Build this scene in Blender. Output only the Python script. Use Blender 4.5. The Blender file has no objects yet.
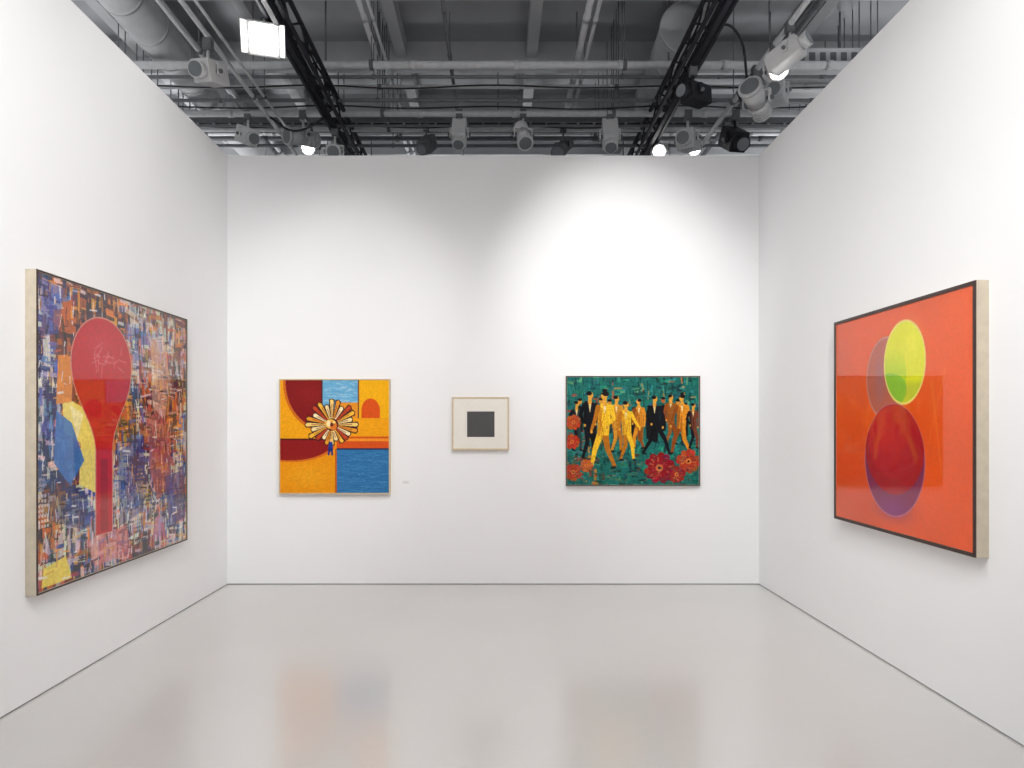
import bpy, bmesh, math, random
import numpy as np
from mathutils import Vector, Matrix
random.seed(7); rng=np.random.default_rng(11)
scene=bpy.context.scene
scene.view_settings.view_transform='Standard'
scene.view_settings.look='None'
COL=scene.collection

# ---------------------------------------------------------------- materials
def srgb(c):
    c=[x/255 for x in c]
    return tuple((x/12.92 if x<=0.04045 else ((x+0.055)/1.055)**2.4) for x in c)+(1,)
def mat(name,rgb,rough=0.6,metal=0,noise=0.0,nscale=8,bump=0.0,emit=None,coat=0,spec=0.5,rvar=0.0):
    m=bpy.data.materials.new(name); m.use_nodes=True
    nt=m.node_tree; b=nt.nodes['Principled BSDF']; c=srgb(rgb)
    b.inputs['Base Color'].default_value=c
    b.inputs['Roughness'].default_value=rough
    b.inputs['Metallic'].default_value=metal
    b.inputs['Specular IOR Level'].default_value=spec
    if coat: b.inputs['Coat Weight'].default_value=coat; b.inputs['Coat Roughness'].default_value=0.17
    if emit: b.inputs['Emission Color'].default_value=(1,.98,.95,1); b.inputs['Emission Strength'].default_value=emit
    if noise or bump or rvar:
        tc=nt.nodes.new('ShaderNodeTexCoord'); n=nt.nodes.new('ShaderNodeTexNoise')
        n.inputs['Scale'].default_value=nscale; n.inputs['Detail'].default_value=5
        nt.links.new(tc.outputs['Object'],n.inputs['Vector'])
        if noise:
            r=nt.nodes.new('ShaderNodeMapRange'); r.inputs[1].default_value=.3; r.inputs[2].default_value=.7
            r.inputs[3].default_value=1-noise; r.inputs[4].default_value=1+noise*.3
            nt.links.new(n.outputs['Fac'],r.inputs[0])
            mx=nt.nodes.new('ShaderNodeVectorMath'); mx.operation='SCALE'
            mx.inputs[0].default_value=c[:3]; nt.links.new(r.outputs[0],mx.inputs['Scale'])
            nt.links.new(mx.outputs[0],b.inputs['Base Color'])
        if bump:
            bp=nt.nodes.new('ShaderNodeBump'); bp.inputs['Strength'].default_value=bump; bp.inputs['Distance'].default_value=.01
            nt.links.new(n.outputs['Fac'],bp.inputs['Height']); nt.links.new(bp.outputs[0],b.inputs['Normal'])
        if rvar:
            r2=nt.nodes.new('ShaderNodeMapRange'); r2.inputs[3].default_value=rough-rvar; r2.inputs[4].default_value=rough+rvar
            nt.links.new(n.outputs['Fac'],r2.inputs[0]); nt.links.new(r2.outputs[0],b.inputs['Roughness'])
    return m
M_wall=mat('white_paint',(243,243,244),.75,noise=.012,nscale=1.5,spec=.2)
M_floor=mat('polished_epoxy',(214,212,209),.21,noise=.03,nscale=.9,rvar=.03,spec=.85,coat=.5)
M_gap=mat('shadow_gap',(150,150,152),.8,noise=.05)
M_ceil=mat('ceiling_grey',(172,174,178),.9,noise=.12,nscale=2)
M_beam=mat('beam_grey',(194,196,199),.85,noise=.1,nscale=3)
M_hall=mat('hall_grey',(140,142,146),.9,noise=.1,nscale=1)
M_steel=mat('galvanised_steel',(222,224,227),.65,0,noise=.12,nscale=14,spec=.2)
M_duct=mat('duct_metal',(208,210,213),.6,0,noise=.1,nscale=6,spec=.2)
M_black=mat('black_metal',(48,49,56),.6,0,noise=.1,nscale=20,spec=.3)
M_dgrey=mat('dark_grey_metal',(125,127,132),.6,0,noise=.1,nscale=20,spec=.3)
M_white=mat('white_powder_coat',(244,244,245),.5,noise=.04,nscale=15,spec=.3)
M_lgrey=mat('grey_powder_coat',(215,217,220),.55,noise=.05,nscale=15,spec=.3)
M_lens=mat('lens_glass',(150,155,160),.25,noise=.05)
M_lit=mat('lit_lens',(255,255,255),.3,noise=.01,emit=14)
M_cable=mat('black_cable',(48,48,52),.6,noise=.05)
M_wood=mat('pale_maple',(200,188,168),.55,noise=.12,nscale=25)
M_frame2=mat('warm_maple',(210,190,152),.5,noise=.12,nscale=25)
M_walnut=mat('dark_walnut',(58,38,30),.45,noise=.25,nscale=30)
M_mat=mat('cream_mount',(236,231,221),.8,noise=.02,nscale=30)
M_ink=mat('charcoal_patch',(78,77,77),.8,noise=.06,nscale=60)
M_label=mat('label_card',(228,228,228),.7,noise=.02)

# ---------------------------------------------------------------- mesh builder
class MB:
    def __init__(s): s.bm=bmesh.new(); s.mats=[]
    def mi(s,m):
        if m not in s.mats: s.mats.append(m)
        return s.mats.index(m)
    def box(s,lo,hi,m,M=None,bev=0):
        r=bmesh.ops.create_cube(s.bm,size=1)
        c=[(a+b)/2 for a,b in zip(lo,hi)]; d=[abs(b-a) for a,b in zip(lo,hi)]
        T=Matrix.Translation(c)@Matrix.Diagonal((*d,1))
        if M is not None: T=M@T
        bmesh.ops.transform(s.bm,matrix=T,verts=r['verts'])
        fs={f for v in r['verts'] for f in v.link_faces}
        k=s.mi(m)
        for f in fs: f.material_index=k
        if bev:
            es=list({e for v in r['verts'] for e in v.link_edges})
            o=bmesh.ops.bevel(s.bm,geom=es,offset=bev,segments=2,affect='EDGES',profile=.6)
            for f in o['faces']: f.material_index=k
    def cyl(s,p1,p2,r,m,seg=12,r2=None,M=None,caps=True):
        p1=Vector(p1);p2=Vector(p2);d=p2-p1
        o=bmesh.ops.create_cone(s.bm,cap_ends=caps,segments=seg,radius1=r,radius2=r if r2 is None else r2,depth=d.length)
        T=Matrix.Translation((p1+p2)/2)@d.to_track_quat('Z','Y').to_matrix().to_4x4()
        if M is not None: T=M@T
        bmesh.ops.transform(s.bm,matrix=T,verts=o['verts'])
        k=s.mi(m)
        for f in {f for v in o['verts'] for f in v.link_faces}:
            f.material_index=k; f.smooth=len(f.verts)==4
    def build(s,name,loc=(0,0,0),parent=None,rotz=0):
        me=bpy.data.meshes.new(name); s.bm.to_mesh(me); s.bm.free()
        for m in s.mats: me.materials.append(m)
        o=bpy.data.objects.new(name,me); COL.objects.link(o); o.location=loc; o.rotation_euler=(0,0,rotz)
        if parent: o.parent=parent
        return o

# ---------------------------------------------------------------- room
XL,XR,YB,H=-2.53,2.44,5.9,4.01
Y0=-2.0; CZ=6.2
def slab(name,lo,hi,m):
    b=MB(); b.box(lo,hi,m); return b.build(name)
slab('floor',(-8,-6,-.1),(8,13,0),M_floor)
slab('wall_back',(XL-.12,YB,.008),(XR+.12,YB+.12,H),M_wall)
slab('wall_left',(XL-.12,Y0,.008),(XL,YB,H),M_wall)
slab('wall_right',(XR,Y0,.008),(XR+.12,YB,H),M_wall)
slab('trim_1',(XL-.1,YB+.006,0),(XR+.1,YB+.11,.008),M_gap)
slab('trim_2',(XL-.11,Y0,0),(XL-.006,YB,.008),M_gap)
slab('trim_3',(XR+.006,Y0,0),(XR+.11,YB,.008),M_gap)
slab('wall_outer_left',(-8.1,-6,0),(-8,13,CZ),M_hall)
slab('wall_outer_right',(8,-6,0),(8.1,13,CZ),M_hall)
slab('wall_outer_back',(-8,13,0),(8,13.1,CZ),M_hall)
b=MB(); b.box((-8,-6,CZ),(8,13,CZ+.1),M_ceil)
for y in (-4,-2.7,-1.4,-.1,1.2,2.5,3.8,5.1,6.4,7.75,9.0,10.3,11.6): b.box((-8,y,CZ-.3),(8,y+.16,CZ),M_beam)
for x in (-6,-4.4,-2.85,-1.25,.35,1.95,3.5,5.0,6.5): b.box((x,-6,CZ-.2),(x+.13,13,CZ),M_beam)
b.build('ceiling')

# ---------------------------------------------------------------- ceiling services
def pipe_run(name,p1,p2,r,m,hang=1.6,flange=True):
    b=MB(); p1=Vector(p1);p2=Vector(p2); b.cyl(p1,p2,r,m,14)
    L=(p2-p1).length; n=max(2,int(L/hang))
    for i in range(n+1):
        q=p1.lerp(p2,(i+.3)/(n+.6))
        b.cyl(q,(q.x,q.y,CZ),.006,M_dgrey,6)
        d=(p2-p1).normalized()
        b.cyl(q-d*.02,q+d*.02,r*1.35,M_dgrey,12)
    if flange:
        for i in range(1,int(L/1.1)):
            q=p1.lerp(p2,i*1.1/L); b.cyl(q-d*.035,q+d*.035,r*1.18,m,14)
    return b.build(name)
for (y,z,r,m) in [(6.68,5.30,.040,M_steel),(6.80,5.24,.018,M_dgrey),(7.02,5.10,.02,M_dgrey),(7.15,5.32,.022,M_lgrey),
                  (7.32,5.10,.036,M_steel),(7.75,5.12,.030,M_steel),(7.45,5.02,.014,M_dgrey),(8.4,5.3,.03,M_dgrey),(8.7,5.5,.028,M_steel),
                  (8.05,5.05,.02,M_dgrey),(9.3,5.72,.04,M_lgrey)]:
    pipe_run('ceiling_pipe',(-7.5,y,z),(7.5,y,z),r,m,hang=3)
for (x,z,r,m) in [(-1.36,5.62,.028,M_lgrey),(-1.27,5.62,.016,M_lgrey),(.90,5.62,.034,M_steel),(.99,5.6,.02,M_lgrey),(-.55,5.7,.02,M_dgrey),(-2.62,5.0,.022,M_steel),
                  (-2.5,5.0,.014,M_lgrey),(2.52,4.95,.026,M_steel),(2.9,5.3,.03,M_dgrey),(-3.2,5.5,.03,M_lgrey)]:
    pipe_run('ceiling_conduit',(x,4.2 if abs(x)<2 else 3.5,z),(x,12.5,z),r,m,hang=2.5)
def truss(name,x,z,w,y1,y2,m):
    b=MB()
    for dx in (-w/2,w/2):
        for dz in (0,-.2):
            b.cyl((x+dx,y1,z+dz),(x+dx,y2,z+dz),.022,m,10)
    n=int((y2-y1)/.3)
    for i in range(n):
        a=y1+(y2-y1)*i/n; c=y1+(y2-y1)*(i+1)/n
        for dx in (-w/2,w/2):
            z1,z2=(z,z-.2) if i%2 else (z-.2,z)
            b.cyl((x+dx,a,z1),(x+dx,c,z2),.010,m,6)
        if i%2==0: b.cyl((x-w/2,a,z),(x+w/2,a,z),.010,m,6); b.cyl((x-w/2,a,z-.2),(x+w/2,c,z-.2),.009,m,6)
    b.box((x-.022,y1,z-.262),(x+.022,y2,z-.22),M_black)
    k=5
    for i in range(k):
        y=y1+(y2-y1)*(i+.5)/k; b.cyl((x,y,z-.2),(x,y,CZ),.01,M_dgrey,6); b.box((x-w/2,y-.02,z-.01),(x+w/2,y+.02,z+.02),m)
    return b.build(name)
truss('lighting_truss',-1.86,5.12,.16,-1.8,10.5,M_black)
truss('lighting_truss',1.84,5.12,.16,-1.8,10.5,M_black)
for y,z in ((3.0,4.80),(0.6,4.80)):
    b=MB(); b.box((-2.3,y-.02,z-.02),(2.25,y+.02,z+.02),M_black)
    for x in (-1.86,1.84): b.box((x-.03,y-.03,z+.02),(x+.03,y+.03,4.857),M_black)
    b.build('cross_track')
b=MB()
for dy in (0,.28):
    b.box((-7.5,7.9+dy,5.28),(7.5,7.915+dy,5.36),M_dgrey)
for i in range(75): x=-7.4+i*.2; b.box((x,7.9,5.285),(x+.025,8.19,5.3),M_dgrey)
for x in (-6,-4,-2,0,2,4,6): b.cyl((x,7.9,5.3),(x,7.9,CZ),.008,M_dgrey,6); b.cyl((x,8.19,5.3),(x,8.19,CZ),.008,M_dgrey,6)
for j in range(4): b.cyl((-7.4,7.96+j*.06,5.32),(7.4,7.96+j*.06,5.32),.016,M_cable,8)
b.build('cable_tray')
def duct(name,p1,p2,r,m):
    b=MB(); p1=Vector(p1);p2=Vector(p2);b.cyl(p1,p2,r,m,32); L=(p2-p1).length; d=(p2-p1)/L
    for i in range(int(L/.5)+1):
        q=p1+d*min(L-.03,i*.5); b.cyl(q,q+d*.03,r*1.03,m,32)
    for t in (.2,.5,.8):
        q=p1.lerp(p2,t); b.cyl(q,(q.x,q.y,CZ),.012,M_dgrey,6)
    return b.build(name)
duct('air_duct',(2.0,6.7,5.72),(2.25,10.8,5.72),.27,M_duct)
duct('air_duct',(-3.7,5.2,5.75),(-3.8,10.8,5.75),.22,M_duct)
b=MB(); b.box((3.0,6.9,5.35),(4.0,7.6,5.62),M_lgrey,bev=.02)
for i in range(8): b.box((3.06+i*.115,6.89,5.39),(3.12+i*.115,6.9,5.56),M_dgrey)
for x in (3.1,3.9): b.cyl((x,7.2,5.6),(x,7.2,CZ),.012,M_dgrey,6)
b.build('ventilation_unit')
def cable(pts,r=.012,name='power_cable'):
    cu=bpy.data.curves.new(name,'CURVE'); cu.dimensions='3D'; cu.bevel_depth=r; cu.bevel_resolution=2
    sp=cu.splines.new('BEZIER'); sp.bezier_points.add(len(pts)-1)
    for p,q in zip(sp.bezier_points,pts): p.co=q; p.handle_left_type=p.handle_right_type='AUTO'
    cu.materials.append(M_cable); o=bpy.data.objects.new(name,cu); COL.objects.link(o)
for k in range(3):
    y=6.95+k*.33; z=5.24-.06*k
    pts=[(-4+i*1.0+random.uniform(-.1,.1),y,z-(.035 if i%2 else 0)-random.uniform(0,.02)) for i in range(9)]
    cable(pts,.009)
for sx in (-1.86,1.84):
    for k in range(3):
        cable([(sx+random.uniform(-.07,.07),4.8+i*.5,5.15+(.03 if i%2 else 0)) for i in range(11)],.011)
cable([(2.5,6.6,4.97),(2.45,6.3,4.75),(2.4,6.1,4.9),(2.2,5.9,5.2),(1.9,5.8,5.15)],.012)
cable([(-2.6,7.2,5.0),(-2.3,7.1,4.80),(-2.0,7.0,4.85),(-1.88,7.0,4.95)],.012)

# ---------------------------------------------------------------- lamps
def spotlight(mount,target,kind='can',body=M_white,lit=False,s=1.0,power=0,angle=70,drop=.16,name='track_spotlight',rad=.06):
    mount=Vector(mount); piv=Vector((0,0,-drop*s-.06*s))
    d=(Vector(target)-(mount+piv)).normalized()
    b=MB()
    b.box((-.035*s,-.03*s,-.05*s),(.035*s,.03*s,.04*s),M_dgrey,bev=.005*s)
    b.cyl((0,0,-.05*s),(0,0,-drop*s),.012*s,body,10)
    yaw=math.atan2(d.y,d.x); R=Matrix.Rotation(yaw,4,'Z')
    w=.095*s
    zt=-drop*s; 
    b.box((-.02*s,-w,zt-.008*s),(.02*s,w,zt+.008*s),body,M=R)
    for sg in (-1,1): b.box((-.02*s,sg*w-.006*s,piv.z-.03*s),(.02*s,sg*w+.006*s,zt+.008*s),body,M=R); b.cyl((0,sg*(w-.02*s),piv.z),(0,sg*(w+.025*s),piv.z),.016*s,M_dgrey,10,M=R)
    elev=math.asin(max(-1,min(1,d.z)))
    B=Matrix.Translation(piv)@R@Matrix.Rotation(-elev,4,'Y')
    lens=M_lit if lit else M_lens
    if kind=='can':
        b.cyl((-.16*s,0,0),(-.02*s,0,0),.055*s,body,20,r2=.07*s,M=B)
        b.cyl((-.02*s,0,0),(.15*s,0,0),.07*s,body,20,r2=.08*s,M=B)
        b.cyl((.15*s,0,0),(.17*s,0,0),.086*s,body,20,M=B)
        b.cyl((.168*s,0,0),(.176*s,0,0),.066*s,lens,20,M=B)
        for i in range(5): b.cyl((-.15*s+i*.024*s,0,0),(-.142*s+i*.024*s,0,0),.073*s,body,20,M=B)
        front=.2*s
    elif kind=='box':
        b.box((-.17*s,-.075*s,-.085*s),(.10*s,.075*s,.085*s),body,M=B,bev=.012*s)
        b.cyl((.10*s,0,0),(.17*s,0,0),.06*s,body,20,r2=.066*s,M=B)
        b.cyl((.168*s,0,0),(.176*s,0,0),.054*s,lens,20,M=B)
        for i in range(6): b.box((-.19*s,-.065*s+i*.024*s,-.07*s),(-.165*s,-.057*s+i*.024*s,.07*s),body,M=B)
        front=.2*s
    else:
        b.box((-.06*s,-.085*s,-.085*s),(.03*s,.085*s,.085*s),body,M=B,bev=.008*s)
        b.box((.03*s,-.13*s,-.13*s),(.07*s,.13*s,.13*s),body,M=B,bev=.01*s)
        b.box((.068*s,-.105*s,-.105*s),(.076*s,.105*s,.105*s),lens,M=B)
        for i in range(7): b.box((-.085*s,-.075*s+i*.023*s,-.08*s),(-.055*s,-.069*s+i*.023*s,.08*s),M_dgrey,M=B)
        for sg in (-1,1):
            D=B@Matrix.Translation((.07*s,sg*.132*s,0))@Matrix.Rotation(sg*.5,4,'Z')
            b.box((0,-.003*s,-.12*s),(.09*s,.003*s,.12*s),body,M=D)
        front=.11*s
    o=b.build(name,loc=mount)
    if power:
        L=bpy.data.lights.new('lamp','SPOT'); L.energy=power; L.spot_size=math.radians(angle); L.spot_blend=1; L.shadow_soft_size=rad; L.color=(1,.992,.98)
        lo=bpy.data.objects.new('lamp',L); COL.objects.link(lo); lo.parent=o
        lo.location=piv+d*front*1.1; lo.rotation_euler=d.to_track_quat('-Z','Y').to_euler()
    return o
TZ=4.775-.04
for (mx,my,tx,ty,tz,pw,an) in [
    (-1.2,3.0,-1.45,YB,2.35,130,52),
    (.9,3.0,1.15,YB,2.75,270,52),
    (0.0,3.0,-.15,YB,1.3,80,66),
    (-1.0,.6,XL,3.1,2.95,380,66),
    (1.0,.6,XR,2.95,2.85,380,66),
    (-1.86,1.8,XR,4.3,1.6,120,76),  # crossing pair: unseen lamps added to fill the side walls
    (1.84,1.8,XL,4.6,1.6,120,76),
    (-.3,.6,-.3,3.6,0,190,116),  # floor-aimed pair: unseen lamps added as room fill
    (.4,3.0,.3,3.2,0,130,130)]:
    spotlight((mx,my,4.82 if abs(mx)>1.5 else TZ),(tx,ty,tz),'can',M_white,True,power=pw,angle=an)
vis=[
 ((-2.0,5.40,5.01),(-1.2,2.5,3.2),'flood',M_white,True,1.0,60,'flood_light'),
 ((-2.62,5.70,4.93),(-2.9,3.9,4.0),'box',M_white,False,1.15,0,'track_spotlight'),
 ((2.52,5.75,4.93),(1.9,2.5,3.2),'can',M_white,True,1.0,30,'track_spotlight'),
 ((2.52,5.45,4.93),(3.3,4.5,5.1),'box',M_white,False,1.0,0,'track_spotlight'),
 ((2.52,6.15,4.93),(1.5,4.9,5.1),'can',M_white,False,1.3,0,'track_spotlight'),
 ((-.45,7.32,5.10),(-.5,6.0,2.6),'box',M_white,False,1.1,0,'track_spotlight'),
 ((.29,7.32,5.10),(.6,5.9,2.9),'can',M_white,False,1.1,0,'track_spotlight'),
 ((1.3,7.32,5.10),(1.2,6.0,2.6),'box',M_white,False,1.2,0,'track_spotlight'),
 ((-.88,7.75,5.14),(-1.3,6.6,3.9),'box',M_dgrey,False,1.0,0,'track_spotlight'),
 ((.80,7.75,5.14),(.2,6.8,3.9),'can',M_dgrey,False,1.1,0,'track_spotlight'),
 ((1.84,5.95,4.83),(.7,5.2,4.5),'box',M_black,False,1.0,0,'track_spotlight'),
 ((-2.9,7.32,5.08),(-2.0,6.4,4.2),'box',M_white,False,1.1,0,'track_spotlight'),
 ((-2.26,7.32,5.08),(-3.2,6.4,4.6),'can',M_lgrey,False,1.2,0,'track_spotlight'),
 ((-1.86,7.2,4.83),(-1.6,5.0,3.6),'can',M_white,False,1.0,0,'track_spotlight'),
 ((-2.30,7.75,5.11),(-2.15,6.0,4.1),'can',M_white,True,1.0,0,'track_spotlight'),
 ((2.2,7.32,5.08),(1.4,6.0,4.4),'box',M_white,False,1.3,0,'track_spotlight'),
 ((2.75,7.32,5.08),(2.9,6.2,4.0),'box',M_black,False,1.3,0,'track_spotlight'),
 ((1.98,7.75,5.09),(1.6,6.3,4.0),'can',M_white,True,1.0,0,'track_spotlight'),
 ((2.42,7.75,5.09),(1.9,6.3,4.0),'can',M_white,True,.9,0,'track_spotlight'),
 ((2.95,6.68,5.27),(2.2,5.5,4.7),'box',M_lgrey,False,1.2,0,'track_spotlight'),
]
for m,t,k,bd,l,s,pw,nm in vis:
    spotlight(m,t,k,bd,l,s,pw,120,name=nm,rad=.12)
# unseen uplights on stands, added outside the booth to brighten the ceiling structure
for (x,y,pw) in ((-5.2,4.5,290),(5.2,4.5,290),(-5.2,9,290),(5.2,9,290),(-1.8,10.6,150),(1.8,10.6,150)):
    b=MB(); hz=3.2
    for a in range(3):
        an=a*2.094; b.cyl((math.cos(an)*.4,math.sin(an)*.4,.01),(0,0,.5),.014,M_dgrey,8)
    b.cyl((0,0,.4),(0,0,hz),.02,M_dgrey,10); b.cyl((0,0,hz),(0,0,hz+.16),.06,M_lgrey,24,r2=.17); b.cyl((0,0,hz+.15),(0,0,hz+.16),.15,M_lit,24)
    bo=b.build('added_uplight_stand',loc=(x,y,0))
    L=bpy.data.lights.new('lamp','SPOT'); L.energy=pw; L.spot_size=math.radians(155); L.spot_blend=1; L.shadow_soft_size=.3; lo=bpy.data.objects.new('lamp',L); COL.objects.link(lo); lo.parent=bo; lo.location=(0,0,hz+.25); lo.rotation_euler=(math.pi,0,0)

# ---------------------------------------------------------------- painting raster helpers (vertex-colour paint)
def vnoise(h,w,cy,cx):
    g=rng.random((cy+2,cx+2)); y=np.linspace(0,cy,h,endpoint=False); x=np.linspace(0,cx,w,endpoint=False)
    yi=y.astype(int); xi=x.astype(int); fy=(y-yi)[:,None]; fx=(x-xi)[None,:]
    fy=fy*fy*(3-2*fy); fx=fx*fx*(3-2*fx)
    a=g[yi][:,xi];b_=g[yi][:,xi+1];c=g[yi+1][:,xi];d=g[yi+1][:,xi+1]
    return (a*(1-fx)+b_*fx)*(1-fy)+(c*(1-fx)+d*fx)*fy
class Cv:
    """x 0..1 left-right, y 0..1 top-down; distances in units of height"""
    def __init__(s,w,h,res,base):
        s.a=w/h; s.h=res; s.w=int(res*s.a); s.im=np.ones((s.h,s.w,3))*np.array(base)/255
        s.Y,s.X=np.mgrid[0:s.h,0:s.w]; s.Y=(s.Y+.5)/s.h; s.X=(s.X+.5)/s.w
    def win(s,x0,x1,y0,y1):
        return (slice(max(0,int(y0*s.h)),max(0,min(s.h,int(y1*s.h)+1))),slice(max(0,int(x0*s.w)),max(0,min(s.w,int(x1*s.w)+1))))
    def put(s,wn,mask,c,al=1):
        m=(np.clip(mask,0,1)*al)[...,None]; s.im[wn]=s.im[wn]*(1-m)+m*np.array(c)/255
    def full(s): return (slice(0,s.h),slice(0,s.w))
    def aa(s,d): return np.clip(.5-d*s.h,0,1)
    def ell(s,cx,cy,rx,ry,c,al=1,ang=0):
        r=max(rx,ry); wn=s.win(cx-r/s.a-.02,cx+r/s.a+.02,cy-r-.02,cy+r+.02)
        dx=(s.X[wn]-cx)*s.a; dy=s.Y[wn]-cy
        ca,sa=math.cos(ang),math.sin(ang); u=dx*ca+dy*sa; v=-dx*sa+dy*ca
        d=(np.sqrt((u/rx)**2+(v/ry)**2)-1)*min(rx,ry); s.put(wn,s.aa(d),c,al)
    def soft(s,cx,cy,rx,ry,c,al=1):
        q=((s.X-cx)*s.a/rx)**2+((s.Y-cy)/ry)**2; s.put(s.full(),np.exp(-q*1.5),c,al)
    def inell(s,cx,cy,rx,ry):
        dx=(s.X-cx)*s.a; dy=s.Y-cy
        return s.aa((np.sqrt((dx/rx)**2+(dy/ry)**2)-1)*min(rx,ry))
    def ring(s,cx,cy,rx,ry,t,c,al=1):
        dx=(s.X-cx)*s.a; dy=s.Y-cy
        d=np.abs((np.sqrt((dx/rx)**2+(dy/ry)**2)-1)*min(rx,ry))-t/2; s.put(s.full(),s.aa(d),c,al)
    def rect(s,x0,x1,y0,y1,c,al=1):
        wn=s.win(x0,x1,y0,y1); s.put(wn,np.ones(s.X[wn].shape),c,al)
    def limb(s,x1,y1,r1,x2,y2,r2,c,al=1):
        R=max(r1,r2)+.02
        wn=s.win(min(x1,x2)-R/s.a,max(x1,x2)+R/s.a,min(y1,y2)-R,max(y1,y2)+R)
        px=(s.X[wn]-x1)*s.a; py=s.Y[wn]-y1; bx=(x2-x1)*s.a; by=y2-y1
        t=np.clip((px*bx+py*by)/(bx*bx+by*by+1e-9),0,1)
        d=np.hypot(px-bx*t,py-by*t)-(r1+(r2-r1)*t); s.put(wn,s.aa(d),c,al)
    def stroke(s,cx,cy,L,W,ang,c,al=.9,rag=.4):
        r=max(L,W); wn=s.win(cx-r/s.a,cx+r/s.a,cy-r,cy+r)
        if s.X[wn].size==0: return
        dx=(s.X[wn]-cx)*s.a; dy=s.Y[wn]-cy; ca,sa=math.cos(ang),math.sin(ang)
        u=dx*ca+dy*sa; v=-dx*sa+dy*ca
        m=((np.abs(u)<L/2)&(np.abs(v)<W/2)).astype(float)
        m*=(rng.random(m.shape)>rag*.5*np.abs(u)/(L/2))
        s.put(wn,m,c,al)
    def poly(s,pts,c,al=1):
        xs=[p[0] for p in pts]; ys=[p[1] for p in pts]; wn=s.win(min(xs),max(xs),min(ys),max(ys))
        X=s.X[wn];Y=s.Y[wn]; ins=np.zeros(X.shape,bool); n=len(pts)
        for i in range(n):
            x1,y1=pts[i];x2,y2=pts[(i+1)%n]
            if y1==y2: continue
            cnd=((y1>Y)!=(y2>Y))&(X<(x2-x1)*(Y-y1)/(y2-y1)+x1); ins^=cnd
        s.put(wn,ins.astype(float),c,al)
    def tex(s,amt,cy=60,cx=60):
        n=vnoise(s.h,s.w,cy,cx)-.5; s.im=np.clip(s.im*(1+n[...,None]*amt),0,1)
def jitter(c,a=18): return [min(255,max(0,x+random.uniform(-a,a))) for x in c]

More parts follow.
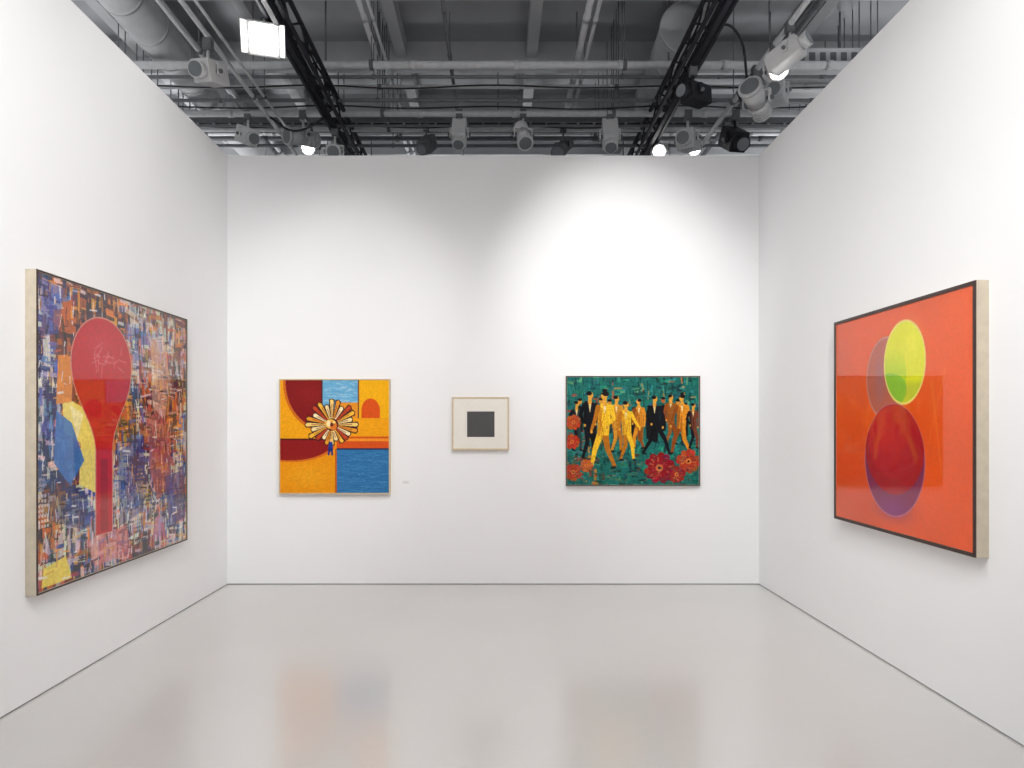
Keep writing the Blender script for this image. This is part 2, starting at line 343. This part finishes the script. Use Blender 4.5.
def art_collage():
    c=Cv(1.60,1.71,560,(84,62,66))
    n1=vnoise(c.h,c.w,5,5); n2=vnoise(c.h,c.w,6,4)
    blues=[(30,42,92),(44,70,136),(26,28,60),(76,104,168),(36,52,104),(100,124,176)]
    warm=[(196,98,34),(146,64,34),(226,144,50),(116,46,40),(190,90,46),(170,104,60)]
    pale=[(224,214,202),(196,182,178),(228,212,172),(166,164,180)]
    pink=[(208,124,120),(186,90,94),(216,156,140),(160,70,82)]
    yel=[(230,190,70),(210,162,50)]
    dark=[(50,28,34),(36,24,32),(84,42,44),(30,28,44)]
    def pal(x,y):
        r=random.random(); yy=int(min(.999,max(0,y))*c.h); xx=int(min(.999,max(0,x))*c.w)
        k=n1[yy,xx]; k2=n2[yy,xx]
        if x>.64 and .08<y<.62 and r<.5: return random.choice(pink+pale+warm)
        if y>.8 and r<.55: return random.choice(pink+warm+dark+pale)
        if x>.6 and y<.3 and r<.6: return random.choice(warm+dark+pink)
        if y<.22 and r<.4: return random.choice(warm+dark)
        if k>.53: return random.choice(warm if r<.7 else dark)
        if k<.42: return random.choice(blues if r<.75 else pale)
        if k2>.6: return random.choice(pale if r<.5 else blues)
        return random.choice(blues+warm+warm+dark+yel+pale)
    for i in range(900):
        x,y=random.random(),random.random()
        c.stroke(x,y,random.uniform(.06,.18),random.uniform(.025,.08),math.pi/2+random.gauss(0,.10) if random.random()<.7 else random.gauss(0,.12),jitter(pal(x,y)),.85)
    for i in range(1900):
        x,y=random.random(),random.random()
        v=random.random()<.65
        c.stroke(x,y,random.uniform(.02,.08),random.uniform(.005,.02),(math.pi/2 if v else 0)+random.gauss(0,.12),jitter(pal(x,y),20),.85)
    for i in range(44):
        x,y=random.random()*.95,random.uniform(.2,.85); col=jitter(random.choice(pale+yel+[(20,20,50)]))
        for a in range(random.randint(3,8)):
            for b_ in range(random.randint(2,4)):
                c.rect(x+b_*.014,x+b_*.014+.007,y+a*.016,y+a*.016+.008,col,.7)
    c.poly([(.12,.38),(.24,.42),(.32,.55),(.31,.72),(.21,.68),(.22,.54),(.13,.50)],(238,216,104),.97)
    c.poly([(.09,.43),(.17,.47),(.24,.60),(.16,.68),(.08,.60)],(52,110,180),.9)
    c.poly([(.16,.41),(.235,.44),(.2,.53)],(242,230,170),.9)
    c.poly([(.10,.25),(.18,.24),(.17,.40),(.09,.41)],(230,136,40),.9)
    c.poly([(.03,.93),(.14,.91),(.17,.99),(.02,.99)],(240,214,84),.95)
    c.poly([(.02,.02),(.13,.03),(.10,.18),(.02,.2)],(76,76,160),.55)
    c.poly([(.44,.58),(.62,.52),(.63,.82),(.46,.86)],(34,52,120),.40)
    c.poly([(.06,.62),(.26,.72),(.24,.84),(.05,.78)],(30,36,92),.40)
    c.poly([(.66,.45),(.78,.40),(.86,.55),(.84,.74),(.74,.80),(.68,.66)],(190,84,86),.6)
    c.poly([(.68,.12),(.80,.10),(.85,.3),(.8,.46),(.70,.4)],(236,196,172),.55)
    c.poly([(.80,.70),(.99,.68),(.99,.90),(.84,.92)],(34,48,140),.55)
    c.poly([(.25,.88),(.5,.86),(.55,.97),(.3,.98)],(220,120,124),.6)
    for i in range(520):
        x,y=random.random(),random.random()
        if .08<x<.31 and .38<y<.7 and random.random()<.8: continue
        c.stroke(x,y,random.uniform(.01,.05),random.uniform(.002,.007),random.choice([0,math.pi/2,math.pi/2])+random.gauss(0,.12),random.choice([(230,222,214),(24,20,34),(214,156,70),(238,236,236)]),.8)
    def shape(gr,col,al=1):
        c.ell(.352,.262,.172+gr,.168+gr,col,al)
        for i in range(80):
            t=i/79; y=.28+.30*t
            hw=.046+(.168-.046)*(0.5+0.5*math.cos(math.pi*min(1,t*1.02)))**1.05+gr
            c.rect(.352-hw/c.a+.006*t,.352+hw/c.a+.006*t,y,y+.005,col,al)
        c.rect(.358-(.046+gr)/c.a,.358+(.046+gr)/c.a,.56,.868+gr,col,al)
    shape(.005,(206,140,120)) 
    shape(0,(192,16,28))
    c.soft(.33,.20,.11,.09,(206,64,74),.5)  # pinkish tint of the gloss reflection, painted into the upper head
    c.rect(.335,.38,.60,.86,(156,12,24),.8)
    for i in range(22):
        c.stroke(.36+random.gauss(0,.055),.24+random.gauss(0,.022),random.uniform(.02,.06),.007,random.choice([0,math.pi/2])+random.gauss(0,.3),(220,104,110),.6)
    c.tex(.12,150,150)
    return c
def art_discs():
    c=Cv(1.28,1.34,400,(232,82,6))
    n=vnoise(c.h,c.w,5,4)-.5; c.im=np.clip(c.im*(1+.10*n[...,None]),0,1)
    c.soft(1,.1,.5,.4,(240,96,20),.5); c.soft(.2,.8,.4,.3,(220,66,2),.6)
    c.ell(.44,.31,.145,.185,(186,92,70),.95)
    c.soft(.40,.31,.05,.15,(150,104,120),.5)
    c.ring(.44,.31,.145,.185,.007,(190,150,150),.7)
    E=(.495,.680,.212,.250)
    c.ell(*E,(132,30,74),1); c.soft(.495,.90,.14,.06,(140,46,120),.8)
    c.ring(*E,.006,(190,110,140),.8)
    m=c.inell(.495,.625,.208,.208)*c.inell(*E); c.put(c.full(),m,(170,2,22))
    m2=c.inell(.50,.60,.185,.165); c.put(c.full(),m2*np.exp(-(((c.X-.42)/.2)**2+((c.Y-.55)/.2)**2)),(204,16,36),.8)
    Yc=(.575,.250,.138,.180)
    c.ell(*Yc,(226,226,12),1)
    c.put(c.full(),c.inell(*Yc)*(c.Y>.325)*np.clip((c.Y-.325)/.03,0,1),(196,200,40),.9)
    c.put(c.full(),c.inell(*Yc)*c.inell(.44,.31,.145,.185)*np.clip((c.Y-.18)/.12,0,1),(170,210,26),.7)
    c.put(c.full(),c.inell(*Yc)*c.inell(.47,.37,.12,.08),(110,180,50),.55)
    c.soft(.63,.17,.06,.08,(248,240,60),.6)
    c.ring(*Yc,.008,(240,224,120),.9)
    c.limb(.76,.35,.010,.82,.72,.003,(246,130,60),.3); c.limb(.84,.3,.007,.74,.6,.003,(246,130,60),.25)
    c.tex(.04,120,120); return c
def art_burst():
    c=Cv(1.0,1.03,340,(240,158,34))
    mar=(132,24,26)
    c.rect(0,.385,0,.53,(246,168,22)); 
    m=((c.X<.385)&(((c.X-.42)/.38)**2+((c.Y-.02)/.43)**2<1)).astype(float); c.put(c.full(),m,mar)
    m=((c.X<.385)&(np.abs(np.sqrt(((c.X-.42)/.38)**2+((c.Y-.02)/.43)**2)-1)<.03)).astype(float); c.put(c.full(),m,(214,110,30))
    c.soft(.28,.12,.2,.15,(158,40,36),.4)
    c.rect(0,.52,.53,1,(240,152,16)); 
    m=((c.X<.50)&(c.Y>.52)&(((c.X-.10)/.42)**2+((c.Y-.52)/.20)**2<1)).astype(float); c.put(c.full(),m,(146,28,28))
    m=((c.X<.5)&(c.Y>.52)&(np.abs(np.sqrt(((c.X-.10)/.42)**2+((c.Y-.52)/.20)**2)-1)<.04)).astype(float); c.put(c.full(),m,(224,110,30))
    c.soft(.25,.85,.25,.12,(250,180,40),.6)
    for i in range(60): c.stroke(random.uniform(.02,.46),random.uniform(.78,.98),.09,.006,-.5+random.gauss(0,.15),(232,138,20),.35)
    c.rect(.385,.72,0,.27,(110,176,214))
    for i in range(80): c.stroke(random.uniform(.41,.70),random.uniform(.01,.26),.06,.007,random.gauss(0,.2),random.choice([(160,206,228),(90,156,200),(190,216,226)]),.6)
    c.rect(.52,.72,.20,.36,(236,150,40)); c.rect(.72,1,0,.34,(250,180,16))
    m=((c.Y<.34)&(((c.X-.83)/.085)**2+((c.Y-.27)/.105)**2<1)|((np.abs(c.X-.83)<.085)&(c.Y>.27)&(c.Y<.34))).astype(float); c.put(c.full(),m,(224,84,24))
    c.rect(.52,1,.34,.52,(248,166,18)); c.rect(.52,1,.50,.61,(220,84,26)); c.rect(.52,1,.52,.54,(246,150,40))
    c.rect(.52,1,.61,1,(52,118,172))
    for i in range(260): c.stroke(random.uniform(.55,.97),random.uniform(.63,.99),.07,.005,random.gauss(0,.2),random.choice([(86,156,202),(38,96,156),(66,134,188)]),.6)
    c.rect(.505,.52,.61,1,(190,96,24)); c.rect(.52,1,.605,.617,(40,50,80))
    c.rect(.38,.39,0,.3,(70,30,40)); c.rect(.715,.724,0,.34,(120,60,40)); c.rect(0,.385,.52,.53,(90,24,24))
    cx,cy=.475,.395; N=24
    def ray(a,r0,r1,wd,col):
        ca,sa=math.cos(a),math.sin(a)*.95
        P=lambda rr,off:(cx+(ca*rr-sa*off)/c.a,cy+sa*rr+ca*off)
        c.poly([P(r0,-.004),P(r1*.97,-wd),P(r1*1.02,0),P(r1*.95,wd),P(r0,.004)],col)
    for i in range(N):
        a=i*2*math.pi/N; r=.215*(1+.14*math.sin(i*2.1+.5)); 
        if .7<a<2.4: r*=.82
        ray(a,.02,r+.008,.029,(70,30,30))
        col=[(250,214,120),(240,158,44),(252,232,180),(200,70,36),(248,190,60),(250,226,160)][i%6]
        ray(a,.04,r,.017,col)
        c.limb(cx+math.cos(a)*.07,cy+math.sin(a)*.07,.003,cx+math.cos(a)*r*.8,cy+math.sin(a)*r*.76,.004,(150,60,40),.7)
    for (ox,oy,rx,ry,col) in [(-.0,.0,.060,.055,(90,34,34)),(-.012,-.005,.048,.042,(244,190,80)),(.015,.01,.030,.042,(226,120,40)),(-.03,-.01,.016,.028,(250,232,180)),(.0,.0,.015,.017,(110,40,34)),(.02,-.02,.014,.012,(250,220,120))]:
        c.ell(cx+ox,cy+oy,rx,ry,col)
    c.limb(.465,.56,.016,.462,.61,.022,(30,60,140)); c.limb(.452,.61,.010,.446,.66,.008,(28,46,120)); c.limb(.474,.61,.010,.478,.66,.008,(28,46,120)); c.ell(.466,.535,.013,.015,(240,190,110))
    c.tex(.08,90,90); return c
def art_march():
    c=Cv(1.21,.985,360,(26,104,96))
    for i in range(1100):
        x,y=random.random(),random.random()
        p=random.choice([(20,88,84),(34,126,112),(16,66,66),(50,150,128),(14,44,48),(28,112,96),(22,80,76),(44,136,130)])
        if y>.72 and random.random()<.35: p=random.choice([(16,34,40),(86,46,36),(28,88,80),(60,120,90)])
        if x<.24 and y>.22 and random.random()<.45: p=random.choice([(180,62,34),(144,40,38),(220,130,36),(30,22,28),(60,130,120)])
        if y<.3 and random.random()<.2: p=random.choice([(184,84,44),(110,170,120),(20,38,40),(204,150,70),(60,90,130)])
        c.stroke(x,y,random.uniform(.02,.09),random.uniform(.006,.026),random.choice([0,math.pi/2])+random.gauss(0,.2),jitter(p,12),.8)
    for i in range(60):
        x=random.random();y=random.random()*.5; c.stroke(x,y,random.uniform(.02,.09),.007,math.pi/2+random.gauss(0,.2),(10,34,38),.6)
    for i in range(15):
        x=.09+i*.058+random.uniform(-.015,.015); y=.28+random.uniform(-.07,.06); 
        c.limb(x,y+.07,.030,x,y+.26,.026,random.choice([(14,16,22),(150,96,30),(110,40,34),(20,54,56),(16,18,22),(30,90,84)]))
        c.ell(x,y,.018,.024,random.choice([(206,140,50),(170,90,40),(216,170,70)])); c.ell(x,y-.02,.019,.013,(20,14,18))
    def man(x,top,h,col,dark,st=.05,hat=False,dirn=1,lean=0.0,W=.86):
        skin=(222,158,56); u=h
        hd=top+.065*u; sh=top+.17*u; hip=top+.52*u; ft=top+h
        k=W/c.a; sg0=random.choice([-1,1]); xt=x+lean
        for sg in (-1,1):
            kx=x+sg*st*.55*k+ .014*dirn; cc=dark if sg==sg0 else col
            c.limb(x+sg*.022*u*k,hip,.048*u,kx,hip+.24*u,.033*u,cc); c.limb(kx,hip+.24*u,.033*u,x+sg*st*k,ft-.02*u,.022*u,cc)
            c.limb(x+sg*st*k,ft-.01*u,.018*u,x+(sg*st+.05*dirn*u)*k,ft,.013*u,(16,14,18))
        c.limb(xt,sh+.05*u,.072*u,x,hip-.02*u,.058*u,col); c.poly([(xt-.10*u*k,sh+.035*u),(xt+.10*u*k,sh+.035*u),(x+.085*u*k,hip+.06*u),(x-.09*u*k,hip+.06*u)],col)
        c.poly([(xt-.10*u*k,sh+.05*u),(xt-.03*u*k,sh+.05*u),(x-.05*u*k,hip+.06*u),(x-.09*u*k,hip+.06*u)],dark,.6)
        for sg in (-1,1):
            bend=.02*dirn+ random.uniform(-.02,.035)*sg; cc=dark if sg<0 else col; ly=random.uniform(.28,.36)
            ex=xt+sg*random.uniform(.13,.19)*u*k
            c.limb(xt+sg*.10*u*k,sh+.04*u,.032*u,ex,sh+.19*u,.025*u,cc); c.limb(ex,sh+.19*u,.025*u,x+(sg*.11)*u*k+bend,sh+ly*u,.018*u,cc)
            c.ell(x+(sg*.11)*u*k+bend,sh+(ly+.025)*u,.017*u,.022*u,skin)
        c.poly([(xt-.03*u*k,sh-.01*u),(xt+.03*u*k,sh-.01*u),(xt,sh+.15*u)],(236,214,150))
        c.limb(xt,hd+.05*u,.025*u,xt,sh,.03*u,skin); c.ell(xt+.004*dirn,hd,.040*u,.054*u,skin)
        c.ell(xt-.01*dirn*u,hd-.028*u,.043*u,.032*u,(22,14,18))
        if hat: c.rect(xt-.06*u*k,xt+.06*u*k,hd-.035*u,hd-.02*u,(24,18,22)); c.rect(xt-.035*u*k,xt+.035*u*k,hd-.085*u,hd-.03*u,(24,18,22))
        for q in range(4): c.limb(x+random.uniform(-.06,.06)*u*k,sh+random.uniform(.05,.3)*u,.005*u,x+random.uniform(-.06,.06)*u*k,hip+random.uniform(0,.3)*u,.004*u,dark,.7)
    K=(14,16,24);K2=(6,8,12);Yl=(242,190,40);Yd=(184,110,24);G=(220,140,30);Gd=(140,70,20)
    man(.075,.22,.46,(40,60,60),K,.04); man(.165,.13,.62,K,K2,.06,False,1,.01)
    man(.375,.17,.52,(206,140,40),Yd,.05,False,1); man(.545,.20,.46,G,Gd,.05,False,-1)
    man(.455,.22,.55,Yl,Yd,.07,False,1,-.008)
    man(.275,.13,.71,Yl,Yd,.125,True,-1,.012)
    man(.785,.16,.46,(150,90,30),Gd,.05); man(.865,.16,.55,G,Gd,.10,True,-1,.006); man(.955,.24,.42,(120,60,40),K,.04)
    man(.675,.17,.54,K,K2,.14,False,1,-.012)
    def flower(x,y,r,c1=(160,34,38),c2=(224,120,50)):
        for i in range(11):
            a=i*2*math.pi/11+random.random()*.3; c.ell(x+math.cos(a)*r*.72/c.a,y+math.sin(a)*r*.72,r*.32,r*.26,jitter(c1,22),1,a)
        c.ell(x,y,r*.7,r*.7,jitter(c1,8))
        for i in range(16):
            a=random.random()*6.3; q=random.uniform(.3,.75)*r; c.stroke(x+math.cos(a)*q/c.a,y+math.sin(a)*q,r*.3,r*.09,a,random.choice([c2,(110,20,30),(190,60,60)]),.7)
        c.ell(x,y,r*.24,r*.24,c2); c.ell(x,y,r*.1,r*.1,(70,20,20))
    flower(.05,.42,.07,(180,76,34)); flower(.04,.60,.07,(180,60,30)); flower(.05,.88,.08,(170,60,40)); flower(.15,.82,.06,(190,96,40))
    flower(.92,.78,.11,(176,60,34)); flower(.70,.84,.14,(140,24,40),(210,110,60)); flower(.83,.90,.08,(150,30,36))
    for i in range(420): c.stroke(random.random(),random.uniform(.72,1),random.uniform(.01,.05),.006,random.gauss(0,.4),random.choice([(22,100,90),(50,150,120),(12,34,40),(200,130,50)]),.4)
    c.tex(.22,110,110); return c

def paint_mat(name,coat,rough=.5):
    m=bpy.data.materials.new(name); m.use_nodes=True; nt=m.node_tree; b=nt.nodes['Principled BSDF']
    a=nt.nodes.new('ShaderNodeVertexColor'); a.layer_name='paint'; nt.links.new(a.outputs['Color'],b.inputs['Base Color'])
    b.inputs['Roughness'].default_value=rough; b.inputs['Specular IOR Level'].default_value=.15
    if coat: b.inputs['Coat Weight'].default_value=1; b.inputs['Coat Roughness'].default_value=.02; b.inputs['Coat IOR'].default_value=coat
    else:
        n=nt.nodes.new('ShaderNodeTexNoise'); n.inputs['Scale'].default_value=90; bp=nt.nodes.new('ShaderNodeBump'); bp.inputs['Strength'].default_value=.25; bp.inputs['Distance'].default_value=.002
        nt.links.new(n.outputs['Fac'],bp.inputs['Height']); nt.links.new(bp.outputs[0],b.inputs['Normal'])
    return m
def canvas_obj(cv,w,h,y,m,parent):
    H_,W_=cv.h,cv.w
    im=cv.im; lin=np.where(im<=.04045,im/12.92,((im+.055)/1.055)**2.4)*.94
    xs=np.linspace(-w/2,w/2,W_); zs=np.linspace(h/2,-h/2,H_)
    V=np.zeros((H_,W_,3)); V[...,0]=xs[None,:]; V[...,1]=y; V[...,2]=zs[:,None]
    idx=np.arange(H_*W_).reshape(H_,W_)
    F=np.stack([idx[:-1,:-1],idx[1:,:-1],idx[1:,1:],idx[:-1,1:]],-1).reshape(-1,4)
    me=bpy.data.meshes.new('canvas'); nf=len(F)
    me.vertices.add(H_*W_); me.vertices.foreach_set('co',V.ravel().astype(np.float32))
    me.loops.add(nf*4); me.loops.foreach_set('vertex_index',F.ravel().astype(np.int32))
    me.polygons.add(nf); me.polygons.foreach_set('loop_start',np.arange(0,nf*4,4,dtype=np.int32))
    me.update(calc_edges=True); me.validate()
    at=me.color_attributes.new('paint','FLOAT_COLOR','POINT')
    C=np.ones((H_*W_,4),np.float32); C[:,:3]=lin.reshape(-1,3); at.data.foreach_set('color',C.ravel())
    me.materials.append(m); o=bpy.data.objects.new('canvas',me); COL.objects.link(o); o.parent=parent; return o
def frame_mesh(w,h,depth,fw,side,lip,parent,lipw=None,recess=.006,back=.012):
    b=MB(); ld=.004; lw=lipw or fw
    for (x0,x1,z0,z1) in [(-w/2,w/2,h/2-fw,h/2),(-w/2,w/2,-h/2,-h/2+fw),(-w/2,-w/2+fw,-h/2+fw,h/2-fw),(w/2-fw,w/2,-h/2+fw,h/2-fw)]:
        b.box((x0,-depth+ld,z0),(x1,-.001,z1),side)
    for (x0,x1,z0,z1) in [(-w/2,w/2,h/2-lw,h/2),(-w/2,w/2,-h/2,-h/2+lw),(-w/2,-w/2+lw,-h/2+lw,h/2-lw),(w/2-lw,w/2,-h/2+lw,h/2-lw)]:
        b.box((x0,-depth,z0),(x1,-depth+ld,z1),lip)
    b.box((-w/2+fw,-depth+recess+.004,-h/2+fw),(w/2-fw,-.002,h/2-fw),side)
    return b.build('frame',parent=parent)
def picture(name,loc,rotz,w,h,depth,fw,side,lip,cv,coat,lipw=None):
    e=bpy.data.objects.new(name,None); COL.objects.link(e); e.location=loc; e.rotation_euler=(0,0,rotz); e.empty_display_size=.2
    frame_mesh(w,h,depth,fw,side,lip,e,lipw)
    if cv is not None:
        canvas_obj(cv,w-2*fw+.002,h-2*fw+.002,-depth+.006,paint_mat(name+'_paint',coat),e)
    return e
picture('framed_collage_painting',(XL,(3.375+5.01)/2,(.58+2.33)/2),math.pi/2,1.635,1.75,.064,.012,M_wood,M_walnut,art_collage(),1.5,.009)
picture('framed_disc_painting',(XR,(3.136+4.46)/2,(.834+2.216)/2),-math.pi/2,1.324,1.382,.066,.020,M_wood,M_walnut,art_discs(),1.48,.020)
picture('framed_sunburst_painting',((-2.033-1.003)/2,YB,(1.918+.85)/2),0,1.03,1.068,.045,.010,M_frame2,M_frame2,art_burst(),0)
picture('framed_marching_figures_painting',((.631+1.876)/2,YB,(1.946+.924)/2),0,1.245,1.022,.045,.010,M_wood,M_walnut,art_march(),0,.008)
e=picture('framed_ink_print',((-.427+.102)/2,YB,(1.75+1.259)/2),0,.529,.491,.04,.013,M_frame2,M_frame2,None,0)
b=MB(); b.box((-.252,-.034,-.233),(.252,-.029,.233),M_mat); b.box((-.125,-.0355,-.125),(.130,-.034,.112),M_ink); b.build('print_sheet',parent=e)
b=MB(); b.box((-.028,-.004,-.012),(.028,0,.012),M_label); b.box((-.022,-.0045,-.006),(.015,-.004,-.003),M_lgrey); b.box((-.022,-.0045,.002),(.02,-.004,.005),M_lgrey); b.build('wall_label',loc=(-.86,YB,.955))

# ---------------------------------------------------------------- world & camera
w=bpy.data.worlds.new('World'); scene.world=w; w.use_nodes=True
w.node_tree.nodes['Background'].inputs[0].default_value=(1,.998,.99,1); w.node_tree.nodes['Background'].inputs[1].default_value=.8
cam=bpy.data.cameras.new('Camera'); co=bpy.data.objects.new('Camera',cam); COL.objects.link(co); scene.camera=co
co.location=(0,0,1.5); co.rotation_euler=(math.pi/2,0,0)
cam.sensor_width=36; cam.lens=631/1024*36; cam.shift_x=14/1024; cam.shift_y=40/1024; cam.clip_start=.05
